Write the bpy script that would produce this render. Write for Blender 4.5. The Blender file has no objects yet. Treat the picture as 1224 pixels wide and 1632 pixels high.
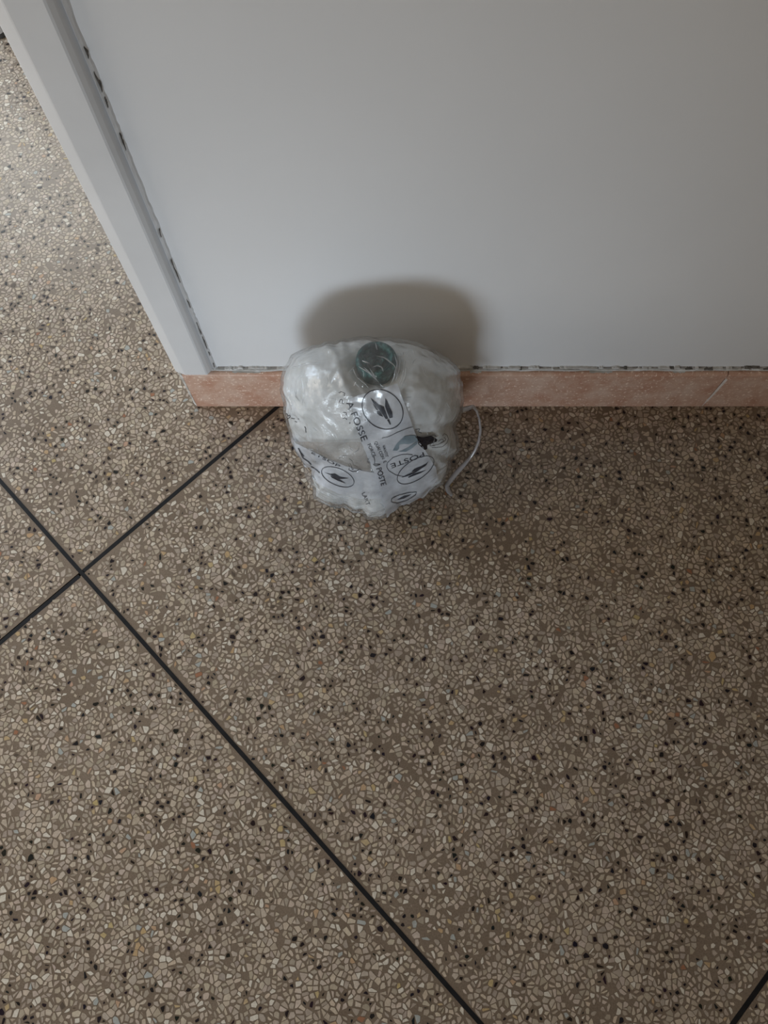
import bpy, bmesh, math, random
import numpy as np
from mathutils import Vector, Matrix, geometry, noise
from mathutils.bvhtree import BVHTree

SC = bpy.context.scene
COL = SC.collection
rnd = random.Random(7)
PI = math.pi

# ---------------------------------------------------------------- camera
CAM_H, F_PX, PITCH = 1.25, 1180.0, math.radians(70)
cam_data = bpy.data.cameras.new('camera')
cam_data.sensor_fit = 'VERTICAL'
cam_data.sensor_height = 36.0
cam_data.lens = F_PX / 1632.0 * 36.0
cam_data.clip_start = 0.02
cam = bpy.data.objects.new('camera', cam_data)
cam.location = (0, 0, CAM_H)
cam.rotation_euler = (PI / 2 - PITCH, 0, 0)
COL.objects.link(cam)
SC.camera = cam

# ---------------------------------------------------------------- world, lights, exposure
world = bpy.data.worlds.new('world')
SC.world = world
world.use_nodes = True
world.node_tree.nodes['Background'].inputs[0].default_value = (0.75, 0.85, 1.0, 1)
world.node_tree.nodes['Background'].inputs[1].default_value = 0.5


def area_light(name, loc, target, sx, sy, power, color, spread=180):
    l = bpy.data.lights.new(name, 'AREA')
    l.shape = 'RECTANGLE'
    l.size, l.size_y = sx, sy
    l.energy = power
    l.spread = math.radians(spread)
    l.color = color
    o = bpy.data.objects.new(name, l)
    o.location = loc
    o.rotation_euler = (Vector(target) - Vector(loc)).to_track_quat('-Z', 'Y').to_euler()
    COL.objects.link(o)
    return o


# daylight through the low glazed door behind the photographer, two windows on the left, one in the far wall
area_light('glazed_door_daylight', (-0.92, -2.22, 0.40), (-0.38, 0.68, 0.10), 0.95, 0.56, 2.8, (0.765, 0.885, 1.0), 48)
area_light('side_window_daylight', (-2.60, 0.0, 1.0), (0.0, 0.0, 0.6), 1.2, 1.2, 19, (1.0, 0.91, 0.79))
area_light('left_window_daylight', (-2.60, 1.5, 1.2), (0.0, 1.2, 0.5), 1.2, 1.2, 50, (0.68, 0.83, 1.0))
area_light('far_window_daylight', (-1.6, 2.95, 1.6), (-1.4, 0.6, 0.4), 1.5, 1.2, 33, (0.95, 1.0, 1.0))

SC.view_settings.view_transform = 'Standard'
SC.view_settings.look = 'None'
SC.view_settings.exposure = 0.0
SC.view_settings.gamma = 1.0
SC.view_settings.use_curve_mapping = False

# ---------------------------------------------------------------- helpers
CT, ST = math.cos(PITCH), math.sin(PITCH)
CAMP = Vector((0, 0, CAM_H))


def ray(u, v):
    a, b = (u - 612) / F_PX, -(v - 816) / F_PX
    return Vector((a, CT + b * ST, -ST + b * CT))


def at_z(u, v, z=0.0):
    d = ray(u, v)
    return CAMP + d * ((z - CAM_H) / d.z)


def at_y(u, v, y):
    d = ray(u, v)
    return CAMP + d * (y / d.y)


def proj(p):
    x, y, z = p[0], p[1], p[2] - CAM_H
    D = y * CT - z * ST
    U = y * ST + z * CT
    return 612 + F_PX * x / D, 816 - F_PX * U / D


def s2l(c):
    return tuple((x / 255 / 12.92) if x / 255 <= 0.04045 else ((x / 255 + 0.055) / 1.055) ** 2.4 for x in c[:3]) + (1.0,)


def obj(name, verts, faces, mat=None, parent=None, smooth=False, kind=None):
    me = bpy.data.meshes.new(name)
    me.from_pydata([tuple(v) for v in verts], [], faces)
    me.validate()
    if mat: me.materials.append(mat)
    if smooth: me.polygons.foreach_set('use_smooth', [True] * len(me.polygons))
    o = bpy.data.objects.new(name, me)
    COL.objects.link(o)
    if parent: o.parent = parent
    if kind: o['kind'] = kind
    return o


def bm_obj(name, bm, mat=None, parent=None, smooth=False, kind=None):
    me = bpy.data.meshes.new(name)
    bmesh.ops.recalc_face_normals(bm, faces=bm.faces)
    bm.to_mesh(me); bm.free()
    if mat: me.materials.append(mat)
    if smooth: me.polygons.foreach_set('use_smooth', [True] * len(me.polygons))
    o = bpy.data.objects.new(name, me)
    COL.objects.link(o)
    if parent: o.parent = parent
    if kind: o['kind'] = kind
    return o


def add_box(bm, lo, hi, bevel=0.0, seg=2):
    r = bmesh.ops.create_cube(bm, size=1.0)
    vs = r['verts']
    for v in vs:
        v.co = Vector(((lo[i] + hi[i]) / 2 + v.co[i] * (hi[i] - lo[i]) for i in range(3)))
    if bevel:
        es = list({e for v in vs for e in v.link_edges})
        bmesh.ops.bevel(bm, geom=es, offset=bevel, segments=seg, affect='EDGES', profile=0.5)


def box(name, lo, hi, mat, parent=None, bevel=0.0, kind=None):
    bm = bmesh.new()
    add_box(bm, lo, hi, bevel)
    return bm_obj(name, bm, mat, parent, kind=kind)


def empty(name, loc=(0, 0, 0), **props):
    o = bpy.data.objects.new(name, None)
    o.location = loc
    o.empty_display_size = 0.05
    COL.objects.link(o)
    for k, v in props.items(): o[k] = v
    return o


def tag(o, label, cat, group=None):
    o['label'] = label; o['category'] = cat
    if group: o['group'] = group
    return o


# ---------------------------------------------------------------- materials
def new_mat(name):
    m = bpy.data.materials.new(name)
    m.use_nodes = True
    return m, m.node_tree, m.node_tree.nodes['Principled BSDF']


def nd(nt, typ, **kw):
    n = nt.nodes.new(typ)
    for k, v in kw.items(): setattr(n, k, v)
    return n


def noise_node(nt, scale, detail=4, rough=0.5, coord='Object'):
    tc = nd(nt, 'ShaderNodeTexCoord')
    n = nd(nt, 'ShaderNodeTexNoise')
    n.inputs['Scale'].default_value = scale
    n.inputs['Detail'].default_value = detail
    n.inputs['Roughness'].default_value = rough
    nt.links.new(tc.outputs[coord], n.inputs['Vector'])
    return n


def ramp(nt, src, stops):
    r = nd(nt, 'ShaderNodeValToRGB')
    e = r.color_ramp.elements
    while len(e) < len(stops): e.new(0.5)
    for k, (p, c) in enumerate(stops):
        e[k].position = p; e[k].color = c
    nt.links.new(src, r.inputs[0])
    return r


def bump(nt, src, strength, dist, bsdf):
    b = nd(nt, 'ShaderNodeBump')
    b.inputs['Strength'].default_value = strength
    b.inputs['Distance'].default_value = dist
    nt.links.new(src, b.inputs['Height'])
    nt.links.new(b.outputs[0], bsdf.inputs['Normal'])
    return b


def simple(name, c1, c2, scale, rough, bumpd=0.0, spec=0.5, detail=4):
    m, nt, b = new_mat(name)
    n = noise_node(nt, scale, detail)
    r = ramp(nt, n.outputs['Fac'], [(0.35, s2l(c1)), (0.65, s2l(c2))])
    nt.links.new(r.outputs[0], b.inputs['Base Color'])
    b.inputs['Roughness'].default_value = rough
    b.inputs['Specular IOR Level'].default_value = spec
    if bumpd: bump(nt, n.outputs['Fac'], 0.6, bumpd, b)
    return m


M = {}
M['wall'] = simple('wall_paint', (231, 232, 234), (236, 237, 239), 2.5, 0.45, 0.0006)
M['trim'] = simple('trim_gloss_paint', (222, 223, 225), (228, 229, 231), 9, 0.28, 0.0004)
M['ceiling'] = simple('tan_paint', (192, 178, 158), (200, 186, 166), 3, 0.8)
M['strip'] = simple('black_divider', (24, 25, 27), (32, 32, 35), 60, 0.6, 0, 0.2)
M['filler'] = simple('white_filler', (186, 184, 180), (222, 222, 222), 60, 0.7, 0.001)
M['grime'] = simple('dark_crack', (112, 106, 100), (176, 172, 168), 90, 0.9, 0.0005)
M['gap'] = simple('open_gap', (84, 80, 76), (120, 116, 112), 200, 0.9, 0.0005)
M['plaster'] = simple('raw_plaster', (150, 145, 138), (205, 202, 198), 70, 0.85, 0.002)
M['bed'] = simple('mortar_bed', (84, 76, 66), (96, 88, 78), 30, 0.9)
M['ink'] = simple('dark_ink', (38, 41, 50), (58, 62, 72), 220, 0.4)
M['pen'] = simple('black_marker', (18, 18, 26), (32, 32, 42), 200, 0.35)
M['chrome'] = simple('dark_rubber', (48, 48, 48), (70, 70, 70), 40, 0.5)
M['whitemetal'] = simple('white_enamel', (205, 205, 208), (220, 220, 222), 40, 0.25)

# terracotta
m, nt, b = new_mat('terracotta_glaze')
n1 = noise_node(nt, 28, 6, 0.65)
n2 = noise_node(nt, 190, 3, 0.6)
r1 = ramp(nt, n1.outputs['Fac'], [(0.34, s2l((192, 146, 124))), (0.5, s2l((205, 168, 148))), (0.64, s2l((214, 184, 166)))])
r2 = ramp(nt, n2.outputs['Fac'], [(0.58, (0, 0, 0, 1)), (0.66, (1, 1, 1, 1))])
mx = nd(nt, 'ShaderNodeMixRGB'); mx.inputs[2].default_value = s2l((240, 218, 202))
nt.links.new(r2.outputs[0], mx.inputs[0]); nt.links.new(r1.outputs[0], mx.inputs[1])
nt.links.new(mx.outputs[0], b.inputs['Base Color'])
b.inputs['Roughness'].default_value = 0.3
bump(nt, n2.outputs['Fac'], 0.25, 0.0006, b)
M['terracotta'] = m

# terrazzo cement matrix (with fine grit), and chips coloured per stone by an attribute
m, nt, b = new_mat('terrazzo_cement')
n1 = noise_node(nt, 5, 4, 0.6)
n2 = noise_node(nt, 420, 3, 0.6)
r1 = ramp(nt, n1.outputs['Fac'], [(0.32, s2l((121, 106, 91))), (0.68, s2l((137, 122, 107)))])
r2 = ramp(nt, n2.outputs['Fac'], [(0.3, (0.72, 0.7, 0.68, 1)), (0.7, (1.1, 1.1, 1.1, 1))])
mx = nd(nt, 'ShaderNodeMixRGB', blend_type='MULTIPLY'); mx.inputs[0].default_value = 1.0
nt.links.new(r1.outputs[0], mx.inputs[1]); nt.links.new(r2.outputs[0], mx.inputs[2])
nt.links.new(mx.outputs[0], b.inputs['Base Color'])
b.inputs['Roughness'].default_value = 0.3
M['cement'] = m

m, nt, b = new_mat('terrazzo_stone')
at = nd(nt, 'ShaderNodeAttribute', attribute_name='stone_colour')
n2 = noise_node(nt, 260, 3, 0.6)
r2 = ramp(nt, n2.outputs['Fac'], [(0.3, (0.86, 0.85, 0.84, 1)), (0.7, (1.08, 1.08, 1.08, 1))])
mx = nd(nt, 'ShaderNodeMixRGB', blend_type='MULTIPLY'); mx.inputs[0].default_value = 1.0
nt.links.new(at.outputs['Color'], mx.inputs[1]); nt.links.new(r2.outputs[0], mx.inputs[2])
nt.links.new(mx.outputs[0], b.inputs['Base Color'])
b.inputs['Roughness'].default_value = 0.3
b.inputs['Specular IOR Level'].default_value = 0.35
M['stone'] = m

# the same terrazzo as a pattern, for floor the photograph does not show closely
m, nt, b = new_mat('terrazzo_far')
tc = nd(nt, 'ShaderNodeTexCoord')
vo = nd(nt, 'ShaderNodeTexVoronoi'); vo.inputs['Scale'].default_value = 125
ve = nd(nt, 'ShaderNodeTexVoronoi', feature='DISTANCE_TO_EDGE'); ve.inputs['Scale'].default_value = 125
nt.links.new(tc.outputs['Object'], vo.inputs['Vector']); nt.links.new(tc.outputs['Object'], ve.inputs['Vector'])
sp = nd(nt, 'ShaderNodeSeparateColor'); nt.links.new(vo.outputs['Color'], sp.inputs[0])
rc = ramp(nt, sp.outputs[0], [(0.0, s2l((45, 42, 44))), (0.07, s2l((45, 42, 44))), (0.08, s2l((178, 165, 146))), (1.0, s2l((196, 184, 166)))])
rc.color_ramp.interpolation = 'LINEAR'
rm = ramp(nt, ve.outputs['Distance'], [(0.05, (0, 0, 0, 1)), (0.09, (1, 1, 1, 1))])
mx = nd(nt, 'ShaderNodeMixRGB'); mx.inputs[1].default_value = s2l((130, 118, 101))
nt.links.new(rm.outputs[0], mx.inputs[0]); nt.links.new(rc.outputs[0], mx.inputs[2])
nt.links.new(mx.outputs[0], b.inputs['Base Color'])
b.inputs['Roughness'].default_value = 0.3
M['far'] = m


def film_mat(name, col, alpha, rough, bscale, bdist, trans=0.35, tint=(1, 1, 1, 1), crease=True):
    """thin plastic film: partly see-through, milky, glossy, creased"""
    m = bpy.data.materials.new(name); m.use_nodes = True
    nt = m.node_tree; nt.nodes.clear()
    out = nd(nt, 'ShaderNodeOutputMaterial')
    tr = nd(nt, 'ShaderNodeBsdfTransparent'); tr.inputs[0].default_value = tint
    pb = nd(nt, 'ShaderNodeBsdfPrincipled')
    pb.inputs['Base Color'].default_value = s2l(col)
    pb.inputs['Roughness'].default_value = rough
    tl = nd(nt, 'ShaderNodeBsdfTranslucent'); tl.inputs[0].default_value = s2l(col)
    m1 = nd(nt, 'ShaderNodeMixShader'); m1.inputs[0].default_value = trans
    nt.links.new(pb.outputs[0], m1.inputs[1]); nt.links.new(tl.outputs[0], m1.inputs[2])
    gl = nd(nt, 'ShaderNodeBsdfGlossy'); gl.inputs['Roughness'].default_value = rough
    lw = nd(nt, 'ShaderNodeLayerWeight'); lw.inputs[0].default_value = 0.5
    pw = nd(nt, 'ShaderNodeMath', operation='POWER'); pw.inputs[1].default_value = 4.0
    fr = nd(nt, 'ShaderNodeMath', operation='MULTIPLY_ADD'); fr.inputs[1].default_value = 0.7; fr.inputs[2].default_value = 0.06
    nt.links.new(lw.outputs['Facing'], pw.inputs[0]); nt.links.new(pw.outputs[0], fr.inputs[0])
    n1 = noise_node(nt, bscale, 6, 0.62)
    n1.noise_type = 'RIDGED_MULTIFRACTAL' if crease else 'FBM'
    n2 = noise_node(nt, bscale * 3.1, 3, 0.6)
    ad = nd(nt, 'ShaderNodeMath', operation='MULTIPLY_ADD'); ad.inputs[1].default_value = 0.35
    nt.links.new(n2.outputs['Fac'], ad.inputs[0]); nt.links.new(n1.outputs['Fac'], ad.inputs[2])
    bp = nd(nt, 'ShaderNodeBump'); bp.inputs['Strength'].default_value = 1.0; bp.inputs['Distance'].default_value = bdist
    nt.links.new(ad.outputs[0], bp.inputs['Height'])
    for s in (pb, tl, gl, lw): nt.links.new(bp.outputs[0], s.inputs['Normal'])
    n3 = noise_node(nt, 16, 4, 0.6)
    ra = ramp(nt, n3.outputs['Fac'], [(0.3, (alpha * .55,) * 3 + (1,)), (0.7, (min(1, alpha * 1.4),) * 3 + (1,))])
    m2 = nd(nt, 'ShaderNodeMixShader')
    nt.links.new(ra.outputs[0], m2.inputs[0]); nt.links.new(tr.outputs[0], m2.inputs[1]); nt.links.new(m1.outputs[0], m2.inputs[2])
    m3 = nd(nt, 'ShaderNodeMixShader')
    nt.links.new(fr.outputs[0], m3.inputs[0]); nt.links.new(m2.outputs[0], m3.inputs[1]); nt.links.new(gl.outputs[0], m3.inputs[2])
    nt.links.new(m3.outputs[0], out.inputs[0])
    return m


M['film'] = film_mat('milky_film', (214, 216, 217), 0.15, 0.11, 48, 0.0042)
M['clear'] = film_mat('clear_film', (214, 216, 218), 0.16, 0.08, 60, 0.001)
M['tape'] = film_mat('white_printed_film', (214, 220, 229), 0.9, 0.22, 22, 0.0018, 0.1)
m = simple('bubble_wrap', (204, 208, 209), (228, 232, 235), 24, 0.3)
nt = m.node_tree
vo = nd(nt, 'ShaderNodeTexVoronoi'); vo.inputs['Scale'].default_value = 95; vo.inputs['Randomness'].default_value = 0.35
tc = nd(nt, 'ShaderNodeTexCoord'); nt.links.new(tc.outputs['Object'], vo.inputs['Vector'])
rv = ramp(nt, vo.outputs['Distance'], [(0.0, (1, 1, 1, 1)), (0.55, (0, 0, 0, 1))])
nr = noise_node(nt, 42, 5, 0.6); nr.noise_type = 'RIDGED_MULTIFRACTAL'
ma = nd(nt, 'ShaderNodeMath', operation='MULTIPLY_ADD'); ma.inputs[1].default_value = 0.16
nt.links.new(rv.outputs[0], ma.inputs[0]); nt.links.new(nr.outputs['Fac'], ma.inputs[2])
bump(nt, ma.outputs[0], 0.6, 0.005, nt.nodes['Principled BSDF'])
M['wrap'] = m
M['kraft'] = simple('kraft_paper', (178, 168, 156), (196, 186, 175), 40, 0.6, 0.001)

# bottle glass, dark green with crinkled sleeve look
m, nt, b = new_mat('green_glass')
n1 = noise_node(nt, 90, 5, 0.65)
r1 = ramp(nt, n1.outputs['Fac'], [(0.38, s2l((4, 38, 40))), (0.52, s2l((14, 68, 70))), (0.66, s2l((86, 142, 140)))])
nt.links.new(r1.outputs[0], b.inputs['Base Color'])
b.inputs['Roughness'].default_value = 0.3
b.inputs['Specular IOR Level'].default_value = 0.25
bump(nt, n1.outputs['Fac'], 0.6, 0.002, b)
M['green'] = m

# ---------------------------------------------------------------- floor
SKIRT_Y = at_z(600, 648).y            # front of the skirting at floor level
WALL_Y = SKIRT_Y + 0.0125
O = at_z(130, 913)
ANG = math.radians(-45.1)
eA = Vector((math.cos(ANG), math.sin(ANG), 0)); eB = Vector((-eA.y, eA.x, 0))
SP, SW = 1.2, 0.0068
floor = box('floor', (-2.7, -2.35, -0.06), (1.75, 3.05, -0.012), M['bed'], kind='structure')


def gridpt(a, b, z=0.0):
    p = O + eA * a + eB * b
    return Vector((p.x, p.y, z))


ROOM = (-2.7, 1.75, -2.35, 3.05)


def clip_room(poly):
    """clip a convex 2-D polygon to the room rectangle"""
    for ax, lim, sgn in ((0, ROOM[0], 1), (0, ROOM[1], -1), (1, ROOM[2], 1), (1, ROOM[3], -1)):
        outp = []
        for k in range(len(poly)):
            p, q = poly[k - 1], poly[k]
            dp, dq = sgn * (p[ax] - lim), sgn * (q[ax] - lim)
            if (dp >= 0) != (dq >= 0):
                t = dp / (dp - dq)
                outp.append((p[0] + (q[0] - p[0]) * t, p[1] + (q[1] - p[1]) * t))
            if dq >= 0: outp.append(q)
        poly = outp
        if not poly: return []
    return poly


def slab(name, poly, z0, z1, mat, parent, kind=None):
    n = len(poly)
    vs = [(p[0], p[1], z1) for p in poly] + [(p[0], p[1], z0) for p in poly]
    fs = [tuple(range(n)), tuple(range(2 * n - 1, n - 1, -1))]
    fs += [(k + n, (k + 1) % n + n, (k + 1) % n, k) for k in range(n)]
    return obj(name, vs, fs, mat, parent, kind=kind)


panels = {}
NEAR = {(0, 0), (-1, 0), (0, -1), (-1, -1), (1, 0), (0, 1), (-1, 1), (1, -1), (-2, 0)}
for i in range(-4, 5):
    for j in range(-4, 5):
        g = SW / 2
        poly = [gridpt(i * SP + g, j * SP + g), gridpt((i + 1) * SP - g, j * SP + g), gridpt((i + 1) * SP - g, (j + 1) * SP - g), gridpt(i * SP + g, (j + 1) * SP - g)]
        poly = clip_room([(p.x, p.y) for p in poly])
        if len(poly) < 3: continue
        panels[(i, j)] = slab('terrazzo_panel', poly, -0.012, 0.0, M['cement'] if (i, j) in NEAR else M['far'], floor)
# black divider strips: one family runs through, the other is cut at each crossing
for j in range(-4, 6):
    g = SW / 2
    poly = clip_room([(p.x, p.y) for p in (gridpt(-5, j * SP - g), gridpt(5, j * SP - g), gridpt(5, j * SP + g), gridpt(-5, j * SP + g))])
    if len(poly) >= 3: slab('divider_strip', poly, -0.011, 0.0004, M['strip'], floor)
for i in range(-4, 6):
    for j in range(-4, 5):
        g = SW / 2
        off = 0.0018 if j < 0 else -0.0005
        poly = clip_room([(p.x, p.y) for p in (gridpt(i * SP - g + off, j * SP + g + .001), gridpt(i * SP + g + off, j * SP + g + .001),
                                               gridpt(i * SP + g + off, (j + 1) * SP - g - .0025), gridpt(i * SP - g + off, (j + 1) * SP - g - .0025))])
        if len(poly) >= 3: slab('divider_strip', poly, -0.011, 0.0002, M['strip'], floor)

# --- stone chips: Voronoi cells of jittered points, shrunk into the cement
STEP = 0.0078
pal_rng = random.Random(3)


def chip_colour(r):
    t = r.random()
    if t < 0.098: c = (24 + r.random() * 18, 22 + r.random() * 14, 26 + r.random() * 16)
    elif t < 0.10: c = (96, 84, 74)
    elif t < 0.12: c = (190, 156 + r.random() * 16, 122 + r.random() * 14)
    elif t < 0.132: c = (172, 175, 171)
    elif t < 0.1335: c = (160, 114, 88)
    elif t < 0.21: c = (218, 210, 196)
    else:
        k = 0.86 + 0.19 * r.random(); w = r.random() * 8
        c = ((193 + r.random() * 3) * k, (178 + r.random() * 3) * k, (158 + w) * k)
    return s2l(tuple(min(255, x) * .985 for x in c))


def in_zone(x, y, marg):
    D = y * CT + CAM_H * ST
    if D <= 0.05: return False
    u = 612 + F_PX * x / D
    v = 816 - F_PX * (y * ST - CAM_H * CT) / D
    return -marg < u < 1224 + marg and -marg < v < 1632 + marg


def chips_for(panel_key, seed):
    i, j = panel_key
    r = random.Random(seed)
    pts = []
    n = int(SP / STEP)
    for a in range(-1, n + 2):
        for c in range(-1, int(n / 0.93) + 3):
            pa = i * SP + (a + 0.5 * (c & 1)) * STEP * 1.04
            pb = j * SP + c * STEP * 0.93
            p = O + eA * pa + eB * pb
            if not (ROOM[0] < p.x < ROOM[1] and ROOM[2] < p.y < ROOM[3]): continue
            if SKIRT_Y + 0.03 < p.y < WALL_Y + 0.09 and p.x > -0.33: continue
            if r.random() < 0.13: continue
            pts.append((p.x + (r.random() - .5) * STEP * 1.05, p.y + (r.random() - .5) * STEP * 1.05))
    if len(pts) < 30: return []
    V, E, Fc, *_ = geometry.delaunay_2d_cdt([Vector(p) for p in pts], [], [], 0, 1e-7)
    V = np.array([tuple(v) for v in V]); T = np.array(Fc)
    A, B, C = V[T[:, 0]], V[T[:, 1]], V[T[:, 2]]
    d = 2 * (A[:, 0] * (B[:, 1] - C[:, 1]) + B[:, 0] * (C[:, 1] - A[:, 1]) + C[:, 0] * (A[:, 1] - B[:, 1]))
    d[np.abs(d) < 1e-12] = 1e-12
    a2, b2, c2 = (A ** 2).sum(1), (B ** 2).sum(1), (C ** 2).sum(1)
    cx = (a2 * (B[:, 1] - C[:, 1]) + b2 * (C[:, 1] - A[:, 1]) + c2 * (A[:, 1] - B[:, 1])) / d
    cy = (a2 * (C[:, 0] - B[:, 0]) + b2 * (A[:, 0] - C[:, 0]) + c2 * (B[:, 0] - A[:, 0])) / d
    inc = [[] for _ in range(len(V))]
    for k, t in enumerate(T):
        for q in t: inc[q].append(k)
    out = []
    for q, ks in enumerate(inc):
        if len(ks) < 3: continue
        vx, vy = V[q]
        P = [(cx[k], cy[k]) for k in ks]
        if max(abs(p[0] - vx) + abs(p[1] - vy) for p in P) > 0.02: continue
        P.sort(key=lambda p: math.atan2(p[1] - vy, p[0] - vx))
        mx_ = sum(p[0] for p in P) / len(P); my_ = sum(p[1] for p in P) / len(P)
        dens = noise.noise(Vector((vx * 7, vy * 7, 3.1)))
        if r.random() < 0.03 + max(0, dens) * 0.35: continue            # bare cement
        col = chip_colour(r)
        dark = col[0] < 0.06
        k = 0.74 + 0.22 * r.random() - max(0, dens) * 0.12
        if dark: k *= 0.5 + 0.4 * r.random()
        th = r.random() * PI
        el = 0.62 + 0.38 * r.random() if r.random() < .75 else 0.45
        ct, st = math.cos(th), math.sin(th)
        Q = []
        for p in P:
            dx, dy = p[0] - mx_, p[1] - my_
            a_, b_ = (dx * ct + dy * st) * k, (-dx * st + dy * ct) * k * el
            Q.append((mx_ + a_ * ct - b_ * st, my_ + a_ * st + b_ * ct))
        # merge close corners, cut sharp ones
        R = []
        for p in Q:
            if not R or math.hypot(p[0] - R[-1][0], p[1] - R[-1][1]) > 0.0012: R.append(p)
        if len(R) > 3 and math.hypot(R[0][0] - R[-1][0], R[0][1] - R[-1][1]) < 0.0012: R.pop()
        if len(R) < 3: continue
        # keep inside the panel and off the skirting
        ok = True
        for p in R:
            la = (Vector((p[0], p[1], 0)) - O).dot(eA) - i * SP; lb = (Vector((p[0], p[1], 0)) - O).dot(eB) - j * SP
            if not (SW * .5 + .0004 < la < SP - SW * .5 - .0004 and SW * .5 + .0004 < lb < SP - SW * .5 - .0004): ok = False; break
        if not ok: continue
        ar = 0.5 * abs(sum(R[k_ - 1][0] * R[k_][1] - R[k_][0] * R[k_ - 1][1] for k_ in range(len(R))))
        out.append((R, col, ar, 0.00015 + 0.0002 * r.random()))
    return out


def chip_mesh(name, chips, parent, kind=None):
    vs, fs, cs = [], [], []
    for R, col, ar, z in chips:
        b0, n = len(vs), len(R)
        vs += [(p[0], p[1], z) for p in R] + [(p[0], p[1], -0.001) for p in R]
        fs.append(tuple(range(b0, b0 + n))); cs.append(col)
        if not in_zone(R[0][0], R[0][1], 120):       # beyond the photograph: tops only
            del vs[b0 + n:]
            continue
        for k in range(n):
            k2 = (k + 1) % n
            fs.append((b0 + k + n, b0 + k2 + n, b0 + k2, b0 + k)); cs.append(col)
    me = bpy.data.meshes.new(name)
    me.from_pydata(vs, [], fs)
    a = me.attributes.new('stone_colour', 'FLOAT_COLOR', 'FACE')
    a.data.foreach_set('color', np.array(cs, dtype=np.float32).ravel())
    me.materials.append(M['stone'])
    o = bpy.data.objects.new(name, me); COL.objects.link(o); o.parent = parent
    if kind: o['kind'] = kind
    return o


allchips = []
for q, key in enumerate(sorted(NEAR)):
    if key not in panels: continue
    for c in chips_for(key, 100 + q): allchips.append((key, c))


def px_area(c):
    x, y = c[0][0]
    if not in_zone(x, y, -6): return 0
    D = y * CT + CAM_H * ST
    u, v = proj((x, y, 0))
    if 440 < u < 745 and 530 < v < 830: return 0
    return c[2] / D ** 2


order = sorted(range(len(allchips)), key=lambda k: -px_area(allchips[k][1]))
big = set(order[:296])
rest = {}
for k, (key, c) in enumerate(allchips):
    if k in big: chip_mesh('stone_chip', [c], panels[key])
    else: rest.setdefault(key, []).append(c)
for key, cs in rest.items():
    chip_mesh('stone_chips', cs, panels[key], kind='stuff')
print('CHIPS', len(allchips))

# ---------------------------------------------------------------- walls of the room
XL = -0.360                                    # free end of the back wall
wall_back = box('wall_back', (XL, WALL_Y, 0), (1.75, WALL_Y + 0.11, 2.5), M['wall'], kind='structure')
box('wall_right', (1.75, -2.35, 0), (1.85, 3.05, 2.5), M['ceiling'], kind='structure')
box('wall_left', (-2.8, -2.35, 0), (-2.7, 3.05, 2.5), M['ceiling'], kind='structure')
box('wall_front', (-2.8, -2.45, 0), (1.85, -2.35, 2.5), M['ceiling'], kind='structure')
box('wall_far', (-2.8, 3.05, 0), (1.85, 3.15, 2.5), M['ceiling'], kind='structure')
box('ceiling', (-2.8, -2.45, 2.5), (1.85, 3.15, 2.6), M['ceiling'], kind='structure')

# door lining / corner casing at the free end: profile extruded upward
SK_TOP = at_y(600, 599, SKIRT_Y).z             # where the front face of the tiles starts to round over
TRIM_Z0 = SK_TOP + 0.0075
trim_y = WALL_Y - 0.0150


def extrude_profile(name, prof, z0, z1, mat, parent=None, kind=None, cuts=1, wob=None):
    n = len(prof); vs, fs = [], []
    for c in range(cuts + 1):
        z = z0 + (z1 - z0) * c / cuts
        for k, p in enumerate(prof):
            dx, dy = wob(k, z) if wob else (0, 0)
            vs.append((p[0] + dx, p[1] + dy, z))
    for c in range(cuts):
        for k in range(n):
            k2 = (k + 1) % n
            fs.append((c * n + k, c * n + k2, (c + 1) * n + k2, (c + 1) * n + k))
    fs += [tuple(reversed(range(n))), tuple(range(cuts * n, cuts * n + n))]
    return obj(name, vs, fs, mat, parent, kind=kind)


prof = [(-0.362, WALL_Y + 0.116), (-0.3645, WALL_Y + 0.116), (-0.3645, trim_y + 0.0095), (-0.3625, trim_y + 0.0065), (-0.3475, trim_y + 0.0005), (-0.3455, trim_y),
        (-0.3095, trim_y), (-0.3070, trim_y + 0.0012), (-0.3030, trim_y + 0.0060), (-0.2985, trim_y + 0.0130), (-0.2950, WALL_Y + 0.0005), (-0.2950, WALL_Y + 0.002), (-0.358, WALL_Y + 0.002)]
prof = [prof[k] for k in range(2, 12)] + [(-0.3645, WALL_Y + 0.002)]
trim = extrude_profile('trim_1', prof, TRIM_Z0, 2.45, M['trim'], kind='structure')
# raw plaster edge down the cut end of the skirting
vs, fs = [], []
for k in range(15):
    z = TRIM_Z0 + 0.004 - (TRIM_Z0 + 0.004) * k / 14
    w = 0.0062 + 0.0022 * noise.noise(Vector((z * 60, 1, 0))) - 0.002 * (k / 14)
    yj = 0.002 * noise.noise(Vector((z * 90, 5, 0)))
    vs += [(-0.3545, SKIRT_Y + 0.001 + yj, z), (-0.3545 - w, SKIRT_Y + 0.004 + yj, z), (-0.3545 - w - .001, WALL_Y + 0.012, z), (-0.352, WALL_Y + .012, z)]
for k in range(14):
    for q in range(4):
        q2 = (q + 1) % 4
        fs.append((k * 4 + q, k * 4 + q2, (k + 1) * 4 + q2, (k + 1) * 4 + q))
fs += [(0, 1, 2, 3), (59, 58, 57, 56)]
obj('plaster_edge', vs, fs, M['plaster'], wall_back)

# skirting: glazed terracotta tiles with rounded top, diagonal mortar joint near the right
bb = empty('baseboard_back', (0, 0, 0), kind='structure')


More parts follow.
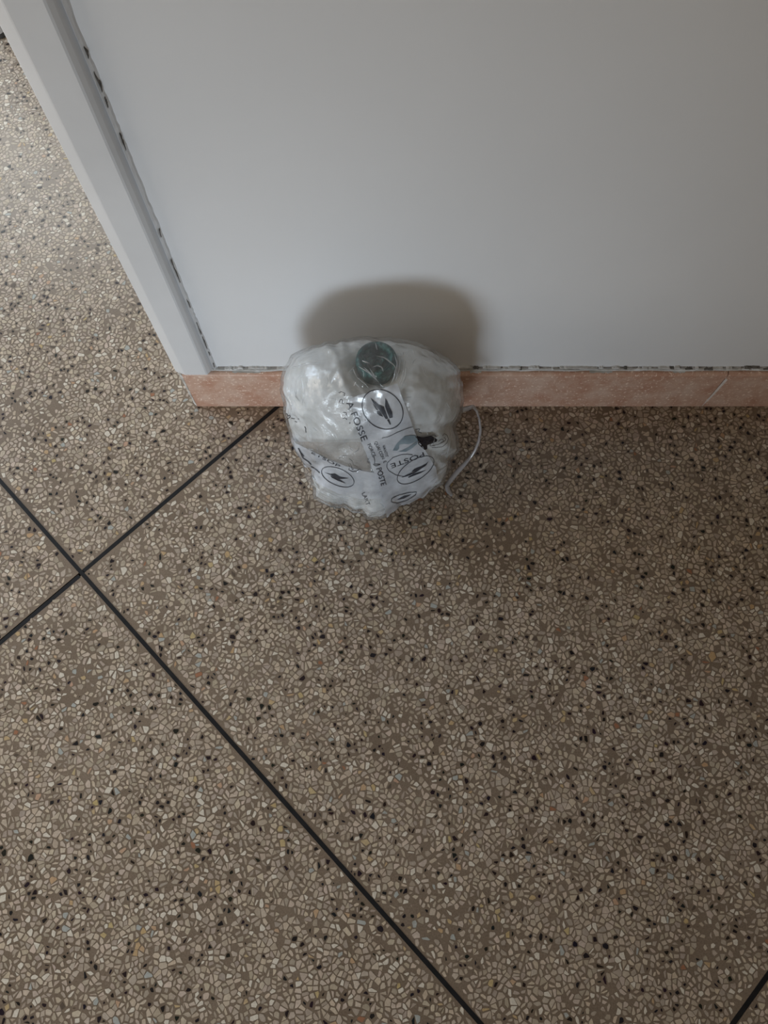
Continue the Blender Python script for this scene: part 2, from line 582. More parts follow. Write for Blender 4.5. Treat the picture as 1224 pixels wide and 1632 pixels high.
def skirt_tile(x0, x1, slant0=0.0, slant1=0.0):
    top = SK_TOP + 0.004
    prof = [(SKIRT_Y, 0.0008), (SKIRT_Y, SK_TOP - 0.001), (SKIRT_Y + 0.0012, SK_TOP + 0.002), (SKIRT_Y + 0.0038, top - 0.0005), (SKIRT_Y + 0.0065, top), (WALL_Y - .0006, top), (WALL_Y - .0006, 0.0008)]
    n = len(prof)
    vs = [(x0 + slant0 * (p[1] / top), p[0], p[1]) for p in prof] + [(x1 + slant1 * (p[1] / top), p[0], p[1]) for p in prof]
    fs = [tuple(range(n)), tuple(reversed(range(n, 2 * n)))] + [(k + n, (k + 1) % n + n, (k + 1) % n, k) for k in range(n)]
    o = obj('skirting_tile', vs, fs, M['terracotta'], bb)
    return o


xj = at_z(1118, 646).x
skirt_tile(-0.3535, 0.0985)
skirt_tile(0.1010, xj - 0.0009)
skirt_tile(xj + 0.0012, xj + 0.45)
skirt_tile(xj + 0.4525, 1.745)
# joint mortar: dark and thin at the bottom, smeared white towards the top
zt = SK_TOP + 0.0045
obj('joint_mortar', [(xj - 0.001, SKIRT_Y + .0006, 0.001), (xj + 0.0013, SKIRT_Y + .0006, 0.001), (xj + 0.0042, SKIRT_Y - .0008, zt * .45), (xj - 0.0005, SKIRT_Y - .0003, zt * .40),
                     (xj + 0.0052, SKIRT_Y - .0008, zt * .85), (xj - 0.0005, SKIRT_Y - .0008, zt * .88), (xj + .003, WALL_Y - .001, zt), (xj - .002, WALL_Y - .001, zt)],
    [(0, 1, 2, 3), (3, 2, 4, 5), (5, 4, 6, 7)], simple('joint_mortar', (214, 202, 194), (236, 228, 222), 60, 0.8), bb)


def ragged_strip(name, x0, x1, zfun, dfun, mat, parent, n=160, yb=WALL_Y):
    """irregular bead along the foot of the wall"""
    vs, fs = [], []
    for k in range(n + 1):
        x = x0 + (x1 - x0) * k / n
        za, zb = zfun(x); dp = dfun(x)
        zm = (za + zb) / 2
        vs += [(x, yb + .0004, za), (x, yb - dp, zm - (zm - za) * .5), (x, yb - dp * .8, zm + (zb - zm) * .5), (x, yb + .0004, zb)]
    for k in range(n):
        for q in range(3):
            a = k * 4 + q
            fs.append((a, a + 4, a + 5, a + 1))
    return obj(name, vs, fs, mat, parent)


def N(x, s, o): return noise.noise(Vector((x * s, o, 0.3)))


zt = SK_TOP + 0.004
# smooth filler between tile top and paint, dark open crack above it, loose flakes of paint
ragged_strip('filler_bead', -0.352, 1.2, lambda x: (zt - .0005, zt + .0042 + .0012 * N(x, 40, 1)), lambda x: .0058 + .0022 * N(x, 25, 3), M['filler'], bb, 260)
ragged_strip('crack_line', -0.29, 1.2, lambda x: (zt + .0036 + .0007 * N(x, 50, 2), zt + .0062 + .0016 * N(x, 35, 8)), lambda x: .0028 + .0008 * N(x, 60, 4), M['grime'], bb, 420)
rf = random.Random(11)
for k in range(64):
    x = -0.285 + 0.95 * (k + rf.random()) / 64
    L = 0.005 + rf.random() ** 2 * 0.030; hgt = 0.0012 + rf.random() * 0.0026
    z = zt + .0028 + rf.random() * .0038
    if rf.random() < .35: z = zt + .0062 + rf.random() * .002
    n = 7
    up = [(x + L * q / n, WALL_Y - .0042 - .001 * rf.random(), z + hgt * (0.4 + .6 * rf.random()) * (1 if 0 < q < n else .15)) for q in range(n + 1)]
    dn = [(p[0], p[1] - .0006, z - hgt * .4 * rf.random()) for p in up]
    bk = [(p[0], WALL_Y + .0003, p[2] + .0004) for p in up]
    fs = [(q, q + 1, n + 2 + q, n + 1 + q) for q in range(n)] + [(2 * n + 2 + q, 2 * n + 3 + q, q + 1, q) for q in range(n)]
    obj('paint_flake', up + dn + bk, fs, M['filler'] if rf.random() < (.7 if x > .1 else .97) else M['gap'], bb)

# smears of white paint left on the rounded top of the tiles
for ux, w in ((962, .040), (1088, .022), (450 - 60, .05), (760, .02)):
    x = at_y(ux, 590, SKIRT_Y).x; n = 10
    a = [(x + w * (k / n - .5), SKIRT_Y + .0022 + .0025 * rf.random(), SK_TOP + .0042) for k in range(n + 1)]
    c = [(p[0], WALL_Y - .0008, SK_TOP + .0048) for p in a]
    obj('paint_smear', a + c, [(k, k + 1, n + 2 + k, n + 1 + k) for k in range(n)], M['filler'], bb)

# caulk line between casing and wall: ragged, with open dark gaps
rf = random.Random(5)
vs, fs = [], []
n = 220
for k in range(n + 1):
    z = TRIM_Z0 + (1.5 - TRIM_Z0) * k / n
    w = .0017 + .0016 * noise.noise(Vector((z * 45, 0, 0))) + .0012 * noise.noise(Vector((z * 150, 7, 0)))
    vs += [(-0.2962, WALL_Y - .006, z), (-0.2945 + w * .5, WALL_Y - .003 - .001 * N(z, 70, 2), z), (-0.2938 + w, WALL_Y + .0003, z)]
for k in range(n):
    for q in range(2):
        a = k * 3 + q
        fs.append((a, a + 1, a + 4, a + 3))
obj('caulk_bead', vs, fs, M['trim'], trim)
for za, zb, w in ((0.128, 0.142, .0016), (0.165, 0.178, .0010), (0.186, 0.222, .0013), (0.228, .262, .0011), (0.30, 0.322, .0010), (.36, .41, .0008), (0.455, 0.47, .0007), (0.598, 0.622, .0010), (0.655, 0.668, .0022), (0.674, 0.698, .0016), (.712, .725, .0020)):
    nn = 12; vs, fs = [], []
    for k in range(nn + 1):
        t = k / nn; z = za + (zb - za) * t
        ww = w * .36 * math.sin(PI * t) ** .5 * (0.3 + 1.2 * rf.random()) + .0001
        cx = -0.2938 + .0010 * noise.noise(Vector((z * 80, 3, 0)))
        vs += [(cx - ww / 2, WALL_Y - .0052, z), (cx + ww / 2, WALL_Y - .0046, z), (cx + ww / 2 + .0002, WALL_Y + .0002, z)]
    for k in range(nn):
        fs += [(k * 3, k * 3 + 1, k * 3 + 4, k * 3 + 3), (k * 3 + 1, k * 3 + 2, k * 3 + 5, k * 3 + 4)]
    obj('open_crack', vs, fs, M['gap'], trim)

# ---------------------------------------------------------------- glazing of the rooms (outside the frame)
def window(name, axis, x0, x1, z0, z1, pos, sgn):
    w = empty(name, (0, 0, 0), kind='structure')
    t = .05
    def bx(nm, a0, a1, b0, b1, mat, d0, d1):
        lo = (a0, pos + min(d0 * sgn, d1 * sgn), b0); hi = (a1, pos + max(d0 * sgn, d1 * sgn), b1)
        if axis == 'x': lo = (lo[1], lo[0], lo[2]); hi = (hi[1], hi[0], hi[2])
        return box(nm, lo, hi, mat, w)
    bx('frame', x0 - t, x0, z0 - t, z1 + t, M['trim'], 0, .06); bx('frame', x1, x1 + t, z0 - t, z1 + t, M['trim'], 0, .06)
    bx('frame', x0, x1, z1, z1 + t, M['trim'], 0, .06); bx('frame', x0, x1, z0 - t, z0, M['trim'], 0, .06)
    bx('pane', x0, x1, z0, z1, M['clear'], .01, .016)


window('window_1', 'y', -1.42, -0.42, 0.10, 0.72, -2.35, 1)
window('window_2', 'x', 0.9, 2.1, 0.6, 1.8, -2.70, 1)
window('window_3', 'x', -0.6, 0.6, 0.4, 1.6, -2.70, 1)
window('window_4', 'y', -2.35, -0.85, 1.0, 2.2, 3.05, -1)

# ---------------------------------------------------------------- white metal leg at the picture's upper left edge
p = at_z(2, 57, 0.0)
post = empty('metal_stand', (p.x, p.y, 0))
tag(post, 'white metal stand leg with dark rubber foot at the far upper left edge', 'stand')


def lathe(name, prof, mat, parent, seg=40, center=(0, 0), smooth=True):
    vs, fs = [], []
    for r, z in prof:
        for k in range(seg):
            a = 2 * PI * k / seg
            vs.append((center[0] + r * math.cos(a), center[1] + r * math.sin(a), z))
    for q in range(len(prof) - 1):
        for k in range(seg):
            k2 = (k + 1) % seg
            fs.append((q * seg + k, q * seg + k2, (q + 1) * seg + k2, (q + 1) * seg + k))
    fs.append(tuple(reversed(range(seg)))); fs.append(tuple(range((len(prof) - 1) * seg, len(prof) * seg)))
    return obj(name, vs, fs, mat, parent, smooth)


lathe('rubber_foot', [(0.010, 0.0005), (0.0125, 0.002), (0.0125, 0.010), (0.0118, 0.012)], M['chrome'], post)
lathe('leg', [(0.0115, 0.012), (0.012, 0.014), (0.012, 0.70), (0.011, 0.71)], M['whitemetal'], post)

# ---------------------------------------------------------------- the parcel
outline = [(601, 536), (632, 538), (677, 549), (704, 563), (722, 576), (733, 590), (738, 606), (739.5, 625), (740, 652), (735, 668), (728, 682), (733, 718), (728, 727), (722, 734), (716, 752), (707, 772), (683, 788), (660, 798), (637.6, 808), (613.5, 826),
           (598, 830), (585, 828), (577, 822), (550, 812), (517, 805), (500, 795), (495.6, 788), (493, 770), (492, 752), (480, 735), (470, 719), (463, 700), (459, 688), (452, 665), (449, 646), (444, 622), (444, 607), (449, 592), (456, 579), (462, 567), (474, 558), (492, 551), (511, 546), (533, 541), (556, 538)]
CU, CV = 594.0, 683.0
oth = np.array([math.atan2(v - CV, u - CU) for u, v in outline]); orr = np.array([math.hypot(u - CU, v - CV) for u, v in outline])
ix = np.argsort(oth); oth, orr = oth[ix], orr[ix]
oth3 = np.concatenate([oth - 2 * PI, oth, oth + 2 * PI]); orr3 = np.tile(orr, 3)
Rt = lambda th: np.interp(th, oth3, orr3)


def nproj(P):
    x, y, z = P[:, 0], P[:, 1], P[:, 2] - CAM_H
    D = y * CT - z * ST; U = y * ST + z * CT
    return 612 + F_PX * x / D, 816 - F_PX * U / D, D


def vnoise(P, s, o=0.0, H=1):
    return np.array([noise.fractal(Vector((p[0] * s + o, p[1] * s + o * .7, p[2] * s - o)), 1.0, 2.0, H) for p in P])


def ridged(P, s, o=0.0):
    out = np.zeros(len(P))
    for k, p in enumerate(P):
        v = Vector((p[0] * s + o, p[1] * s - o, p[2] * s + .5 * o))
        w = noise.noise_vector(v * .6) * .8
        out[k] = 1 - abs(noise.noise(v + w)) * 2.2
    return out


BX, BY = -0.016, 0.5555


def sack(nu, nv, shrink=0.0, top=0.372, extra=None):
    """upright rounded sack standing on the floor; rings from bottom centre to top centre"""
    rings = []
    for j in range(nv + 1):
        t = j / nv
        # profile: flat base, bulging side, domed top
        ph = -PI / 2 + PI * t
        cz = math.sin(ph); cr = math.cos(ph)
        e = 0.62
        r = math.copysign(abs(cr) ** e, cr); zz = math.copysign(abs(cz) ** (0.85), cz)
        z = shrink + (top - 2 * shrink) * (0.5 + 0.5 * zz)
        rings.append((max(r, 0.0), z, t))
    P = []
    for r, z, t in rings:
        rx = (0.128 + 0.014 * math.sin(PI * min(1, z / top)) - shrink) * r
        ry = (0.101 + 0.004 * math.sin(PI * z / top) - shrink) * r
        lean = 0.018 * (z / top)
        for i in range(nu):
            a = 2 * PI * i / nu
            ca, sa = math.cos(a), math.sin(a)
            e = 0.85
            P.append((BX + rx * math.copysign(abs(ca) ** e, ca), BY + lean - .008 + ry * math.copysign(abs(sa) ** e, sa), z))
    P = np.array(P)
    F = []
    for j in range(nv):
        for i in range(nu):
            i2 = (i + 1) % nu
            F.append((j * nu + i, j * nu + i2, (j + 1) * nu + i2, (j + 1) * nu + i))
    return P, F


def fit_silhouette(P, scale=1.0, iters=6):
    axis = np.array(ray(CU, CV).normalized())
    for _ in range(iters):
        u, v, D = nproj(P)
        th = np.arctan2(v - CV, u - CU); rr = np.hypot(u - CU, v - CV)
        nb = 90
        bins = ((th + PI) / (2 * PI) * nb).astype(int) % nb
        cur = np.zeros(nb)
        np.maximum.at(cur, bins, rr)
        ker = np.array([1, 2, 1]) / 4
        cc = np.concatenate([cur[-2:], cur, cur[:2]])
        curs = np.maximum(cur, np.convolve(cc, ker, 'same')[2:-2])
        ang = -PI + (np.arange(nb) + .5) * 2 * PI / nb
        ratio = Rt(ang) * scale / np.maximum(curs, 1)
        a3 = np.concatenate([ang - 2 * PI, ang, ang + 2 * PI]); r3 = np.tile(ratio, 3)
        s = np.interp(th, a3, r3)
        w = np.clip(rr / np.maximum(Rt(th), 1), 0, 1) ** 1.5
        s = 1 + (s - 1) * w
        # move within the plane square to the line of sight
        O_ = np.array([0, 0, CAM_H])
        c0 = np.array(ray(CU, CV)); 
        cen = O_ + c0[None, :] * D[:, None]
        P = cen + (P - cen) * s[:, None]
        P[:, 2] = np.maximum(P[:, 2], 0.0012)
        P[:, 1] = np.where(P[:, 2] < SK_TOP + .012, np.minimum(P[:, 1], SKIRT_Y - .0015), np.minimum(P[:, 1], WALL_Y - .002))
    return P


parcel = empty('plastic_parcel', (BX, BY, 0))
tag(parcel, 'crumpled milky plastic bag parcel wound in white printed film, standing against the wall', 'parcel')


def facing_up(P, F):
    """wind open sheets so that their outer side faces out of the parcel"""
    c = Vector((BX, BY, .16)); out = []
    for f in F:
        a, b, d = (Vector(tuple(P[f[0]])), Vector(tuple(P[f[1]])), Vector(tuple(P[f[2]])))
        out.append(f if (b - a).cross(d - a).dot(a - c) > 0 else tuple(reversed(f)))
    return out


def child_obj(name, P, F, mat, parent, smooth=True, kind=None):
    loc = Vector((BX, BY, 0)) if parent is not None else Vector((0, 0, 0))
    o = obj(name, [tuple(Vector(tuple(p)) - loc) for p in P], F, mat, parent, smooth)
    return o


NU, NV = 200, 130
P0, F0 = sack(NU, NV)
P0 = fit_silhouette(P0)
# normals of smooth body
def vnormals(P, F):
    me = bpy.data.meshes.new('tmp'); me.from_pydata([tuple(p) for p in P], [], F); me.update()
    nn = np.array([tuple(v.normal) for v in me.vertices]); bpy.data.meshes.remove(me)
    return nn
NN = vnormals(P0, F0)
cen = np.array([BX, BY, .18])
flip = np.sign(((P0 - cen) * NN).sum(1).mean()); NN = NN * flip
disp = 0.0045 * (ridged(P0, 16, 2.0) - .45) + 0.0026 * (ridged(P0, 38, 7.0) - .45) + 0.006 * vnoise(P0, 6, 3) - .002
low = np.clip((0.12 - P0[:, 2]) / 0.12, 0, 1)
disp = disp * (0.7 + .9 * low)
Pf = P0 + NN * disp[:, None]
Pf = fit_silhouette(Pf, 1.0, 3)
film = child_obj('outer_bag', Pf, F0, M['film'], parcel)

# inner bubble wrap, lower than the bag so that the bottle end stands free of it
nu2, nv2 = 120, 80
low1 = np.clip((0.10 - P0[:, 2]) / 0.10, 0, 1)
P1 = Pf - NN * (0.0050 + 0.003 * low1 ** 2)[:, None]
P1 = P1 + NN * (0.0010 * vnoise(P1, 14, 9))[:, None]
bt = at_z(600, 575, 0.347)
P1[:, 2] -= 0.042 * np.exp(-((P1[:, 0] - bt.x) ** 2 + (P1[:, 1] - bt.y + .012) ** 2) / 0.034 ** 2) * (P1[:, 2] > .2)
P1[:, 2] = np.maximum(P1[:, 2], .004)
wrap = child_obj('bubble_wrap', P1, F0, M['wrap'], parcel)

# the bottle, upside down: punted base uppermost

bottle = empty('glass_bottle', (bt.x, bt.y, 0.01))
tag(bottle, 'dark green bottle end seen through the milky plastic at the top of the parcel', 'bottle')
bp = [(0.012, 0.002), (0.0135, 0.004), (0.0135, 0.02), (0.0125, 0.022), (0.0125, 0.085), (0.017, 0.11), (0.026, 0.135), (0.0295, 0.155), (0.0300, 0.17), (0.0300, 0.300), (0.0290, 0.307), (0.0265, 0.3105), (0.0235, 0.3115), (0.021, 0.307), (0.016, 0.299), (0.012, 0.297), (0.0105, 0.3015), (0.0085, 0.3015), (0.006, 0.295), (0.0005, 0.293)]
bp = [(r_ * .98, z_ if z_ < .1 else z_ + .035) for r_, z_ in bp]
lathe('glass_body', bp, M['green'], bottle, 56)

# ---------------------------------------------------------------- surfaces laid on the bag: printed film, print, pen
bvh = BVHTree.FromPolygons([Vector(tuple(p)) for p in Pf], F0)
# smoother copy for the taped layer
def hit(u, v, b, off):
    d = ray(u, v).normalized()
    loc, nor, idx, dist = b.ray_cast(CAMP, d)
    if loc is None:
        # slide towards the parcel centre until it hits
        for k in range(1, 30):
            uu = u + (CU - u) * k * .02; vv = v + (CV - v) * k * .02
            loc, nor, idx, dist = b.ray_cast(CAMP, ray(uu, vv).normalized())
            if loc is not None: break
    if nor.dot(d) > 0: nor = -nor
    return loc + nor * off


Z1 = lambda x, y: (420 + x / 3.308, 510 + y / 3.308)       # crop frames the outlines were read in
Z2 = lambda x, y: (560 + x / 8.743, 680 + y / 8.743)
Z3 = lambda x, y: (530 + x / 8.16, 600 + y / 8.16)
Z4 = lambda x, y: (450 + x / 7.2, 670 + y / 7.2)
Z7 = lambda x, y: (440 + x / 7.65, 640 + y / 7.65)
Z8 = lambda x, y: (650 + x / 8.743, 660 + y / 8.743)


def resample(pts, n):
    pts = [Vector((p[0], p[1], 0)) for p in pts]
    L = [0]
    for k in range(1, len(pts)): L.append(L[-1] + (pts[k] - pts[k - 1]).length)
    out = []; k = 0
    for q in range(n + 1):
        s = L[-1] * q / n
        while k < len(pts) - 2 and L[k + 1] < s: k += 1
        t = (s - L[k]) / max(1e-9, L[k + 1] - L[k])
        out.append(pts[k].lerp(pts[k + 1], max(0, min(1, t))))
    return out


def patch(name, left, right, ns, nt_, b, off, mat, parent, smooth_it=0, rnd_edge=0.0):
    L, R = resample(left, ns), resample(right, ns)
    G = np.zeros((ns + 1, nt_ + 1, 3))
    for i in range(ns + 1):
        for j in range(nt_ + 1):
            q = L[i].lerp(R[i], j / nt_)
            G[i, j] = hit(q.x, q.y, b, off)
    for _ in range(smooth_it):
        H = G.copy()
        H[1:-1, 1:-1] = (G[:-2, 1:-1] + G[2:, 1:-1] + G[1:-1, :-2] + G[1:-1, 2:]) / 4
        G = H
    P = G.reshape(-1, 3)
    P[:, 2] = np.maximum(P[:, 2], .0008)
    F = [(i * (nt_ + 1) + j, i * (nt_ + 1) + j + 1, (i + 1) * (nt_ + 1) + j + 1, (i + 1) * (nt_ + 1) + j) for i in range(ns) for j in range(nt_)]
    loc = Vector((BX, BY, 0)); F = facing_up(P, F)
    o = obj(name, [tuple(Vector(tuple(p)) - loc) for p in P], F, mat, parent, True)
    return o, P, F


zz = lambda f, pts: [f(*p) for p in pts]
# kraft-toned patch below the bulge
patch('kraft_patch', zz(Z1, [(165, 640), (250, 640), (340, 643), (430, 642), (500, 640), (530, 660)]), zz(Z1, [(185, 690), (260, 745), (350, 770), (430, 790), (500, 805), (570, 800)]), 30, 12, bvh, .0006, film_mat('tan_film', (192, 186, 180), 0.5, 0.2, 30, .004), parcel, 1)
# the lying band, then the upright band over it
b2, Pb2, Fb2 = patch('printed_band', zz(Z1, [(148, 610), (172, 648), (236, 678), (330, 724), (430, 766), (520, 792), (600, 806), (680, 800)]),
                     zz(Z1, [(152, 660), (180, 735), (228, 795), (290, 860), (400, 915), (510, 940), (620, 940), (700, 930)]), 60, 20, bvh, .0012, M['tape'], parcel, 2)
b1, Pb1, Fb1 = patch('printed_strip', zz(Z1, [(448, 412), (468, 470), (492, 560), (520, 650), (548, 720), (580, 790), (605, 860), (622, 930), (640, 1010), (650, 1046)]),
                     zz(Z1, [(704, 336), (745, 440), (785, 560), (812, 630), (850, 680), (872, 720), (905, 770), (915, 830), (880, 885), (850, 925)]), 90, 36, bvh, .0018, M['tape'], parcel, 2)
allP = [Vector(tuple(p)) for p in Pf] + [Vector(tuple(p)) for p in Pb2] + [Vector(tuple(p)) for p in Pb1]
allF = [tuple(f) for f in F0] + [tuple(k + len(Pf) for k in f) for f in Fb2] + [tuple(k + len(Pf) + len(Pb2) for k in f) for f in Fb1]
top_bvh = BVHTree.FromPolygons(allP, allF)
OFF = .0007


def flat_print(name, polys, mat, parent, off=OFF, dens=3.0):
    """closed pixel polygons laid on the film; triangulated finely enough to follow it"""
    bm = bmesh.new()
    for poly in polys:
        vs = [bm.verts.new((p[0], p[1], 0)) for p in poly]
        try: bm.faces.new(vs)
        except ValueError: pass
    bmesh.ops.triangulate(bm, faces=bm.faces)
    for _ in range(2):
        es = [e for e in bm.edges if e.calc_length() > dens]
        if not es: break
        bmesh.ops.subdivide_edges(bm, edges=es, cuts=1)
        bmesh.ops.triangulate(bm, faces=bm.faces)
    loc = Vector((BX, BY, 0))
    for v in bm.verts: v.co = hit(v.co.x, v.co.y, top_bvh, off) - loc
    return bm_obj(name, bm, mat, parent)


def stroke_polys(pts, w, n=None, closed=False):
    if closed: pts = pts + [pts[0]]
    L = sum(math.hypot(pts[k + 1][0] - pts[k][0], pts[k + 1][1] - pts[k][1]) for k in range(len(pts) - 1))
    n = n or max(4, int(L / 2.0))
    R = resample(pts, n)
    out = []
    for k in range(n + 1):
        a, b = R[max(0, k - 1)], R[min(n, k + 1)]
        t = (b - a); t = t.normalized() if t.length > 1e-6 else Vector((1, 0, 0))
        nn = Vector((-t.y, t.x, 0)) * (w / 2)
        out.append((R[k] + nn, R[k] - nn))
    return [[(out[k][0].x, out[k][0].y), (out[k][1].x, out[k][1].y), (out[k + 1][1].x, out[k + 1][1].y), (out[k + 1][0].x, out[k + 1][0].y)] for k in range(n)]


def ell(c, a, b, deg, n=48, t0=0, t1=360):
    r = math.radians(deg)
    return [(c[0] + a * math.cos(t) * math.cos(r) - b * math.sin(t) * math.sin(r), c[1] + a * math.cos(t) * math.sin(r) + b * math.sin(t) * math.cos(r))
            for t in (math.radians(t0 + (t1 - t0) * k / n) for k in range(n + 1))]


def strokes(name, lines, w, mat, parent):
    polys = []
    for l in lines: polys += stroke_polys(l, w)
    return flat_print(name, polys, mat, parent, dens=99)


def text(name, body, p0, p1, hpx, mat, parent, mirror=False):
    """lettering from baseline start p0 to baseline end p1 (pixels), cap height hpx"""
    cu = bpy.data.curves.new('t', 'FONT'); cu.body = body; cu.size = 1.0; cu.resolution_u = 3
    to = bpy.data.objects.new('t', cu); COL.objects.link(to)
    dg = bpy.context.evaluated_depsgraph_get()
    me = bpy.data.meshes.new_from_object(to.evaluated_get(dg))
    bpy.data.objects.remove(to)
    xs = [v.co.x for v in me.vertices]; ys = [v.co.y for v in me.vertices]
    x0, x1, cap = min(xs), max(xs), max(ys)
    d = Vector((p1[0] - p0[0], p1[1] - p0[1])); dn = d.normalized()
    up = Vector((dn.y, -dn.x)) * hpx
    bm = bmesh.new(); bm.from_mesh(me)
    bmesh.ops.remove_doubles(bm, verts=bm.verts, dist=1e-4)
    for v in bm.verts:
        s, h = (v.co.x - x0) / (x1 - x0), v.co.y / cap
        q = Vector(p0) + d * s + up * h
        v.co = Vector((q.x, q.y, 0))
    for _ in range(2):
        es = [e for e in bm.edges if e.calc_length() > 3]
        if es:
            bmesh.ops.subdivide_edges(bm, edges=es, cuts=1); bmesh.ops.triangulate(bm, faces=bm.faces)
    loc = Vector((BX, BY, 0))
    for v in bm.verts: v.co = hit(v.co.x, v.co.y, top_bvh, OFF) - loc
    return bm_obj(name, bm, mat, parent)


I = M['ink']
# emblem on the upright strip: ring and folded-wing bird
strokes('emblem_ring', [ell((609.6, 652.2), 35.2, 28.6, 41, 60)], 1.35, I, b1)
flat_print('emblem_bird', [zz(Z3, [(493, 275), (530, 305), (600, 365), (665, 392), (724, 545), (692, 550), (640, 475), (600, 425), (530, 345)]),
                           zz(Z3, [(514, 338), (545, 372), (598, 438), (572, 436), (545, 395)]),
                           zz(Z3, [(575, 446), (612, 448), (660, 522), (612, 505), (580, 480)]),
                           zz(Z3, [(686, 280), (712, 320), (748, 405), (776, 465), (780, 530), (742, 540), (705, 455), (682, 385)]),
                           zz(Z3, [(706, 558), (734, 551), (760, 618), (746, 624)])], I, b1)
text('lettering', 'A FOSSE', Z1(436, 436), Z1(518, 640), 10.2, I, b1)
text('lettering', 'FORCE', Z2(222, 250), Z2(298, 425), 5.6, I, b1)
text('lettering', 'QUAI CON  E', Z2(316, 215), Z2(450, 508), 5.2, I, b1)
text('lettering', 'VANTIT', Z2(428, 262), Z2(478, 425), 4.6, I, b1)
text('lettering', 'NF  A', Z2(208, 445), Z2(232, 590), 4.6, I, b1)
text('lettering', 'POSTE', Z2(345, 585), Z2(415, 826), 8.6, I, b1)
text('lettering', 'POSTE', Z2(1000, 352), Z2(540, 520), 7.2, I, b1)
text('lettering', 'LART', Z2(145, 925), Z2(215, 1100), 6.0, I, b1)
strokes('print_rule', [zz(Z2, [(425, 158), (520, 135), (640, 75), (800, 12), (860, 0)])], 0.7, I, b1)
strokes('print_rule', [zz(Z2, [(310, 410), (325, 470), (320, 520), (400, 520)]), zz(Z2, [(300, 520), (340, 545), (400, 525)])], 0.9, I, b1)
strokes('emblem_ring', [ell(Z2(893, 600), 33.5, 15.5, -33, 50)], 1.0, I, b1)
strokes('emblem_ring', [zz(Z2, [(850, 388), (780, 380), (700, 385), (580, 425), (500, 500), (490, 560), (520, 610), (620, 670), (720, 690), (820, 670)])], 0.8, I, b1)
flat_print('emblem_bird', [zz(Z2, [(835, 625), (880, 582), (975, 545), (1040, 510), (1078, 468), (1040, 535), (960, 590), (900, 618)]),
                           zz(Z2, [(690, 706), (780, 660), (870, 625), (960, 600), (860, 650), (770, 690)]),
                           zz(Z2, [(785, 700), (870, 650), (1040, 600), (960, 645), (800, 708)])], I, b1)
strokes('emblem_ring', [zz(Z1, [(805, 905), (770, 908), (710, 922), (675, 940), (672, 958), (700, 966), (755, 950), (800, 922), (806, 906)])], 0.9, I, b1)
flat_print('emblem_bird', [zz(Z1, [(700, 948), (740, 925), (780, 918), (740, 940)])], I, b1)
# left emblem on the lying band
strokes('emblem_ring', [ell(Z1(392, 826), 27.5, 13.2, 23, 50)], 0.95, I, b2)
flat_print('emblem_bird', [zz(Z4, [(545, 612), (600, 606), (668, 645), (762, 660), (680, 668), (620, 668)]),
                           zz(Z4, [(548, 625), (600, 650), (650, 668), (732, 722), (640, 690), (570, 655)]), zz(Z4, [(485, 592), (545, 610), (550, 622)])], I, b2)
text('lettering', 'ETSOP', Z1(252, 702), Z1(400, 778), 4.2, I, b2)
strokes('smudged_print', [zz(Z4, [(185, 315), (215, 370), (250, 410)]), zz(Z4, [(200, 345), (240, 430), (300, 470), (330, 505)]), zz(Z4, [(330, 525), (380, 555), (430, 600)])], 1.5, I, b2)
# prints showing through and beside the strip
flat_print('grey_print', [zz(Z2, [(575, 330), (610, 265), (650, 215), (740, 130), (830, 115), (905, 120), (925, 200), (840, 225), (790, 240), (730, 235), (668, 248), (665, 300), (640, 330)]),
                          zz(Z2, [(640, 345), (700, 330), (780, 290), (860, 235), (925, 205), (915, 235), (840, 300), (760, 345)])], simple('teal_grey_print', (112, 128, 138), (132, 148, 158), 60, .35), b1)
flat_print('black_print', [zz(Z2, [(890, 120), (945, 135), (1000, 145), (1060, 130), (1110, 120), (1195, 175), (1185, 205), (1090, 240), (1055, 250), (1055, 310), (1020, 320), (960, 270), (930, 240), (925, 190)])], M['pen'], film)
# marker writing and scribbles straight on the bag
strokes('marker_writing', [zz(Z7, [(120, 150), (140, 148), (150, 165), (140, 180), (160, 170), (180, 165), (170, 195), (145, 205)]), zz(Z7, [(190, 200), (232, 208)]), zz(Z7, [(270, 205), (285, 212)]), zz(Z7, [(235, 235), (250, 248), (262, 245)]),
                           zz(Z7, [(350, 300), (365, 325), (362, 350), (372, 375)])], 1.3, M['pen'], film)
strokes('marker_writing', [zz(Z3, [(80, 205), (105, 215), (100, 190), (125, 200)]), zz(Z3, [(130, 205), (165, 215), (150, 240), (160, 250)]), zz(Z3, [(92, 335), (100, 300), (125, 290), (130, 320), (125, 350), (150, 350)]),
                           zz(Z3, [(140, 465), (170, 462), (190, 478), (165, 500), (190, 500)]), zz(Z3, [(135, 545), (160, 530), (175, 550), (195, 540), (180, 560)]), zz(Z3, [(220, 590), (235, 600), (225, 612), (218, 600)])], 0.9, M['pen'], film)
strokes('marker_writing', [zz(Z7, [(1020, 540), (1000, 590), (960, 615)]), zz(Z7, [(800, 655), (860, 655)]), zz(Z7, [(770, 690), (785, 680)]), zz(Z7, [(890, 690), (930, 720), (940, 760), (1000, 800), (1050, 840)]),
                           zz(Z7, [(880, 760), (900, 790), (885, 830), (930, 850), (990, 845), (1010, 820)]), zz(Z7, [(900, 750), (920, 790), (930, 830), (950, 810)]), zz(Z7, [(975, 745), (1000, 745)]), zz(Z7, [(1120, 770), (1130, 800), (1145, 790)])], 0.8, I, film)
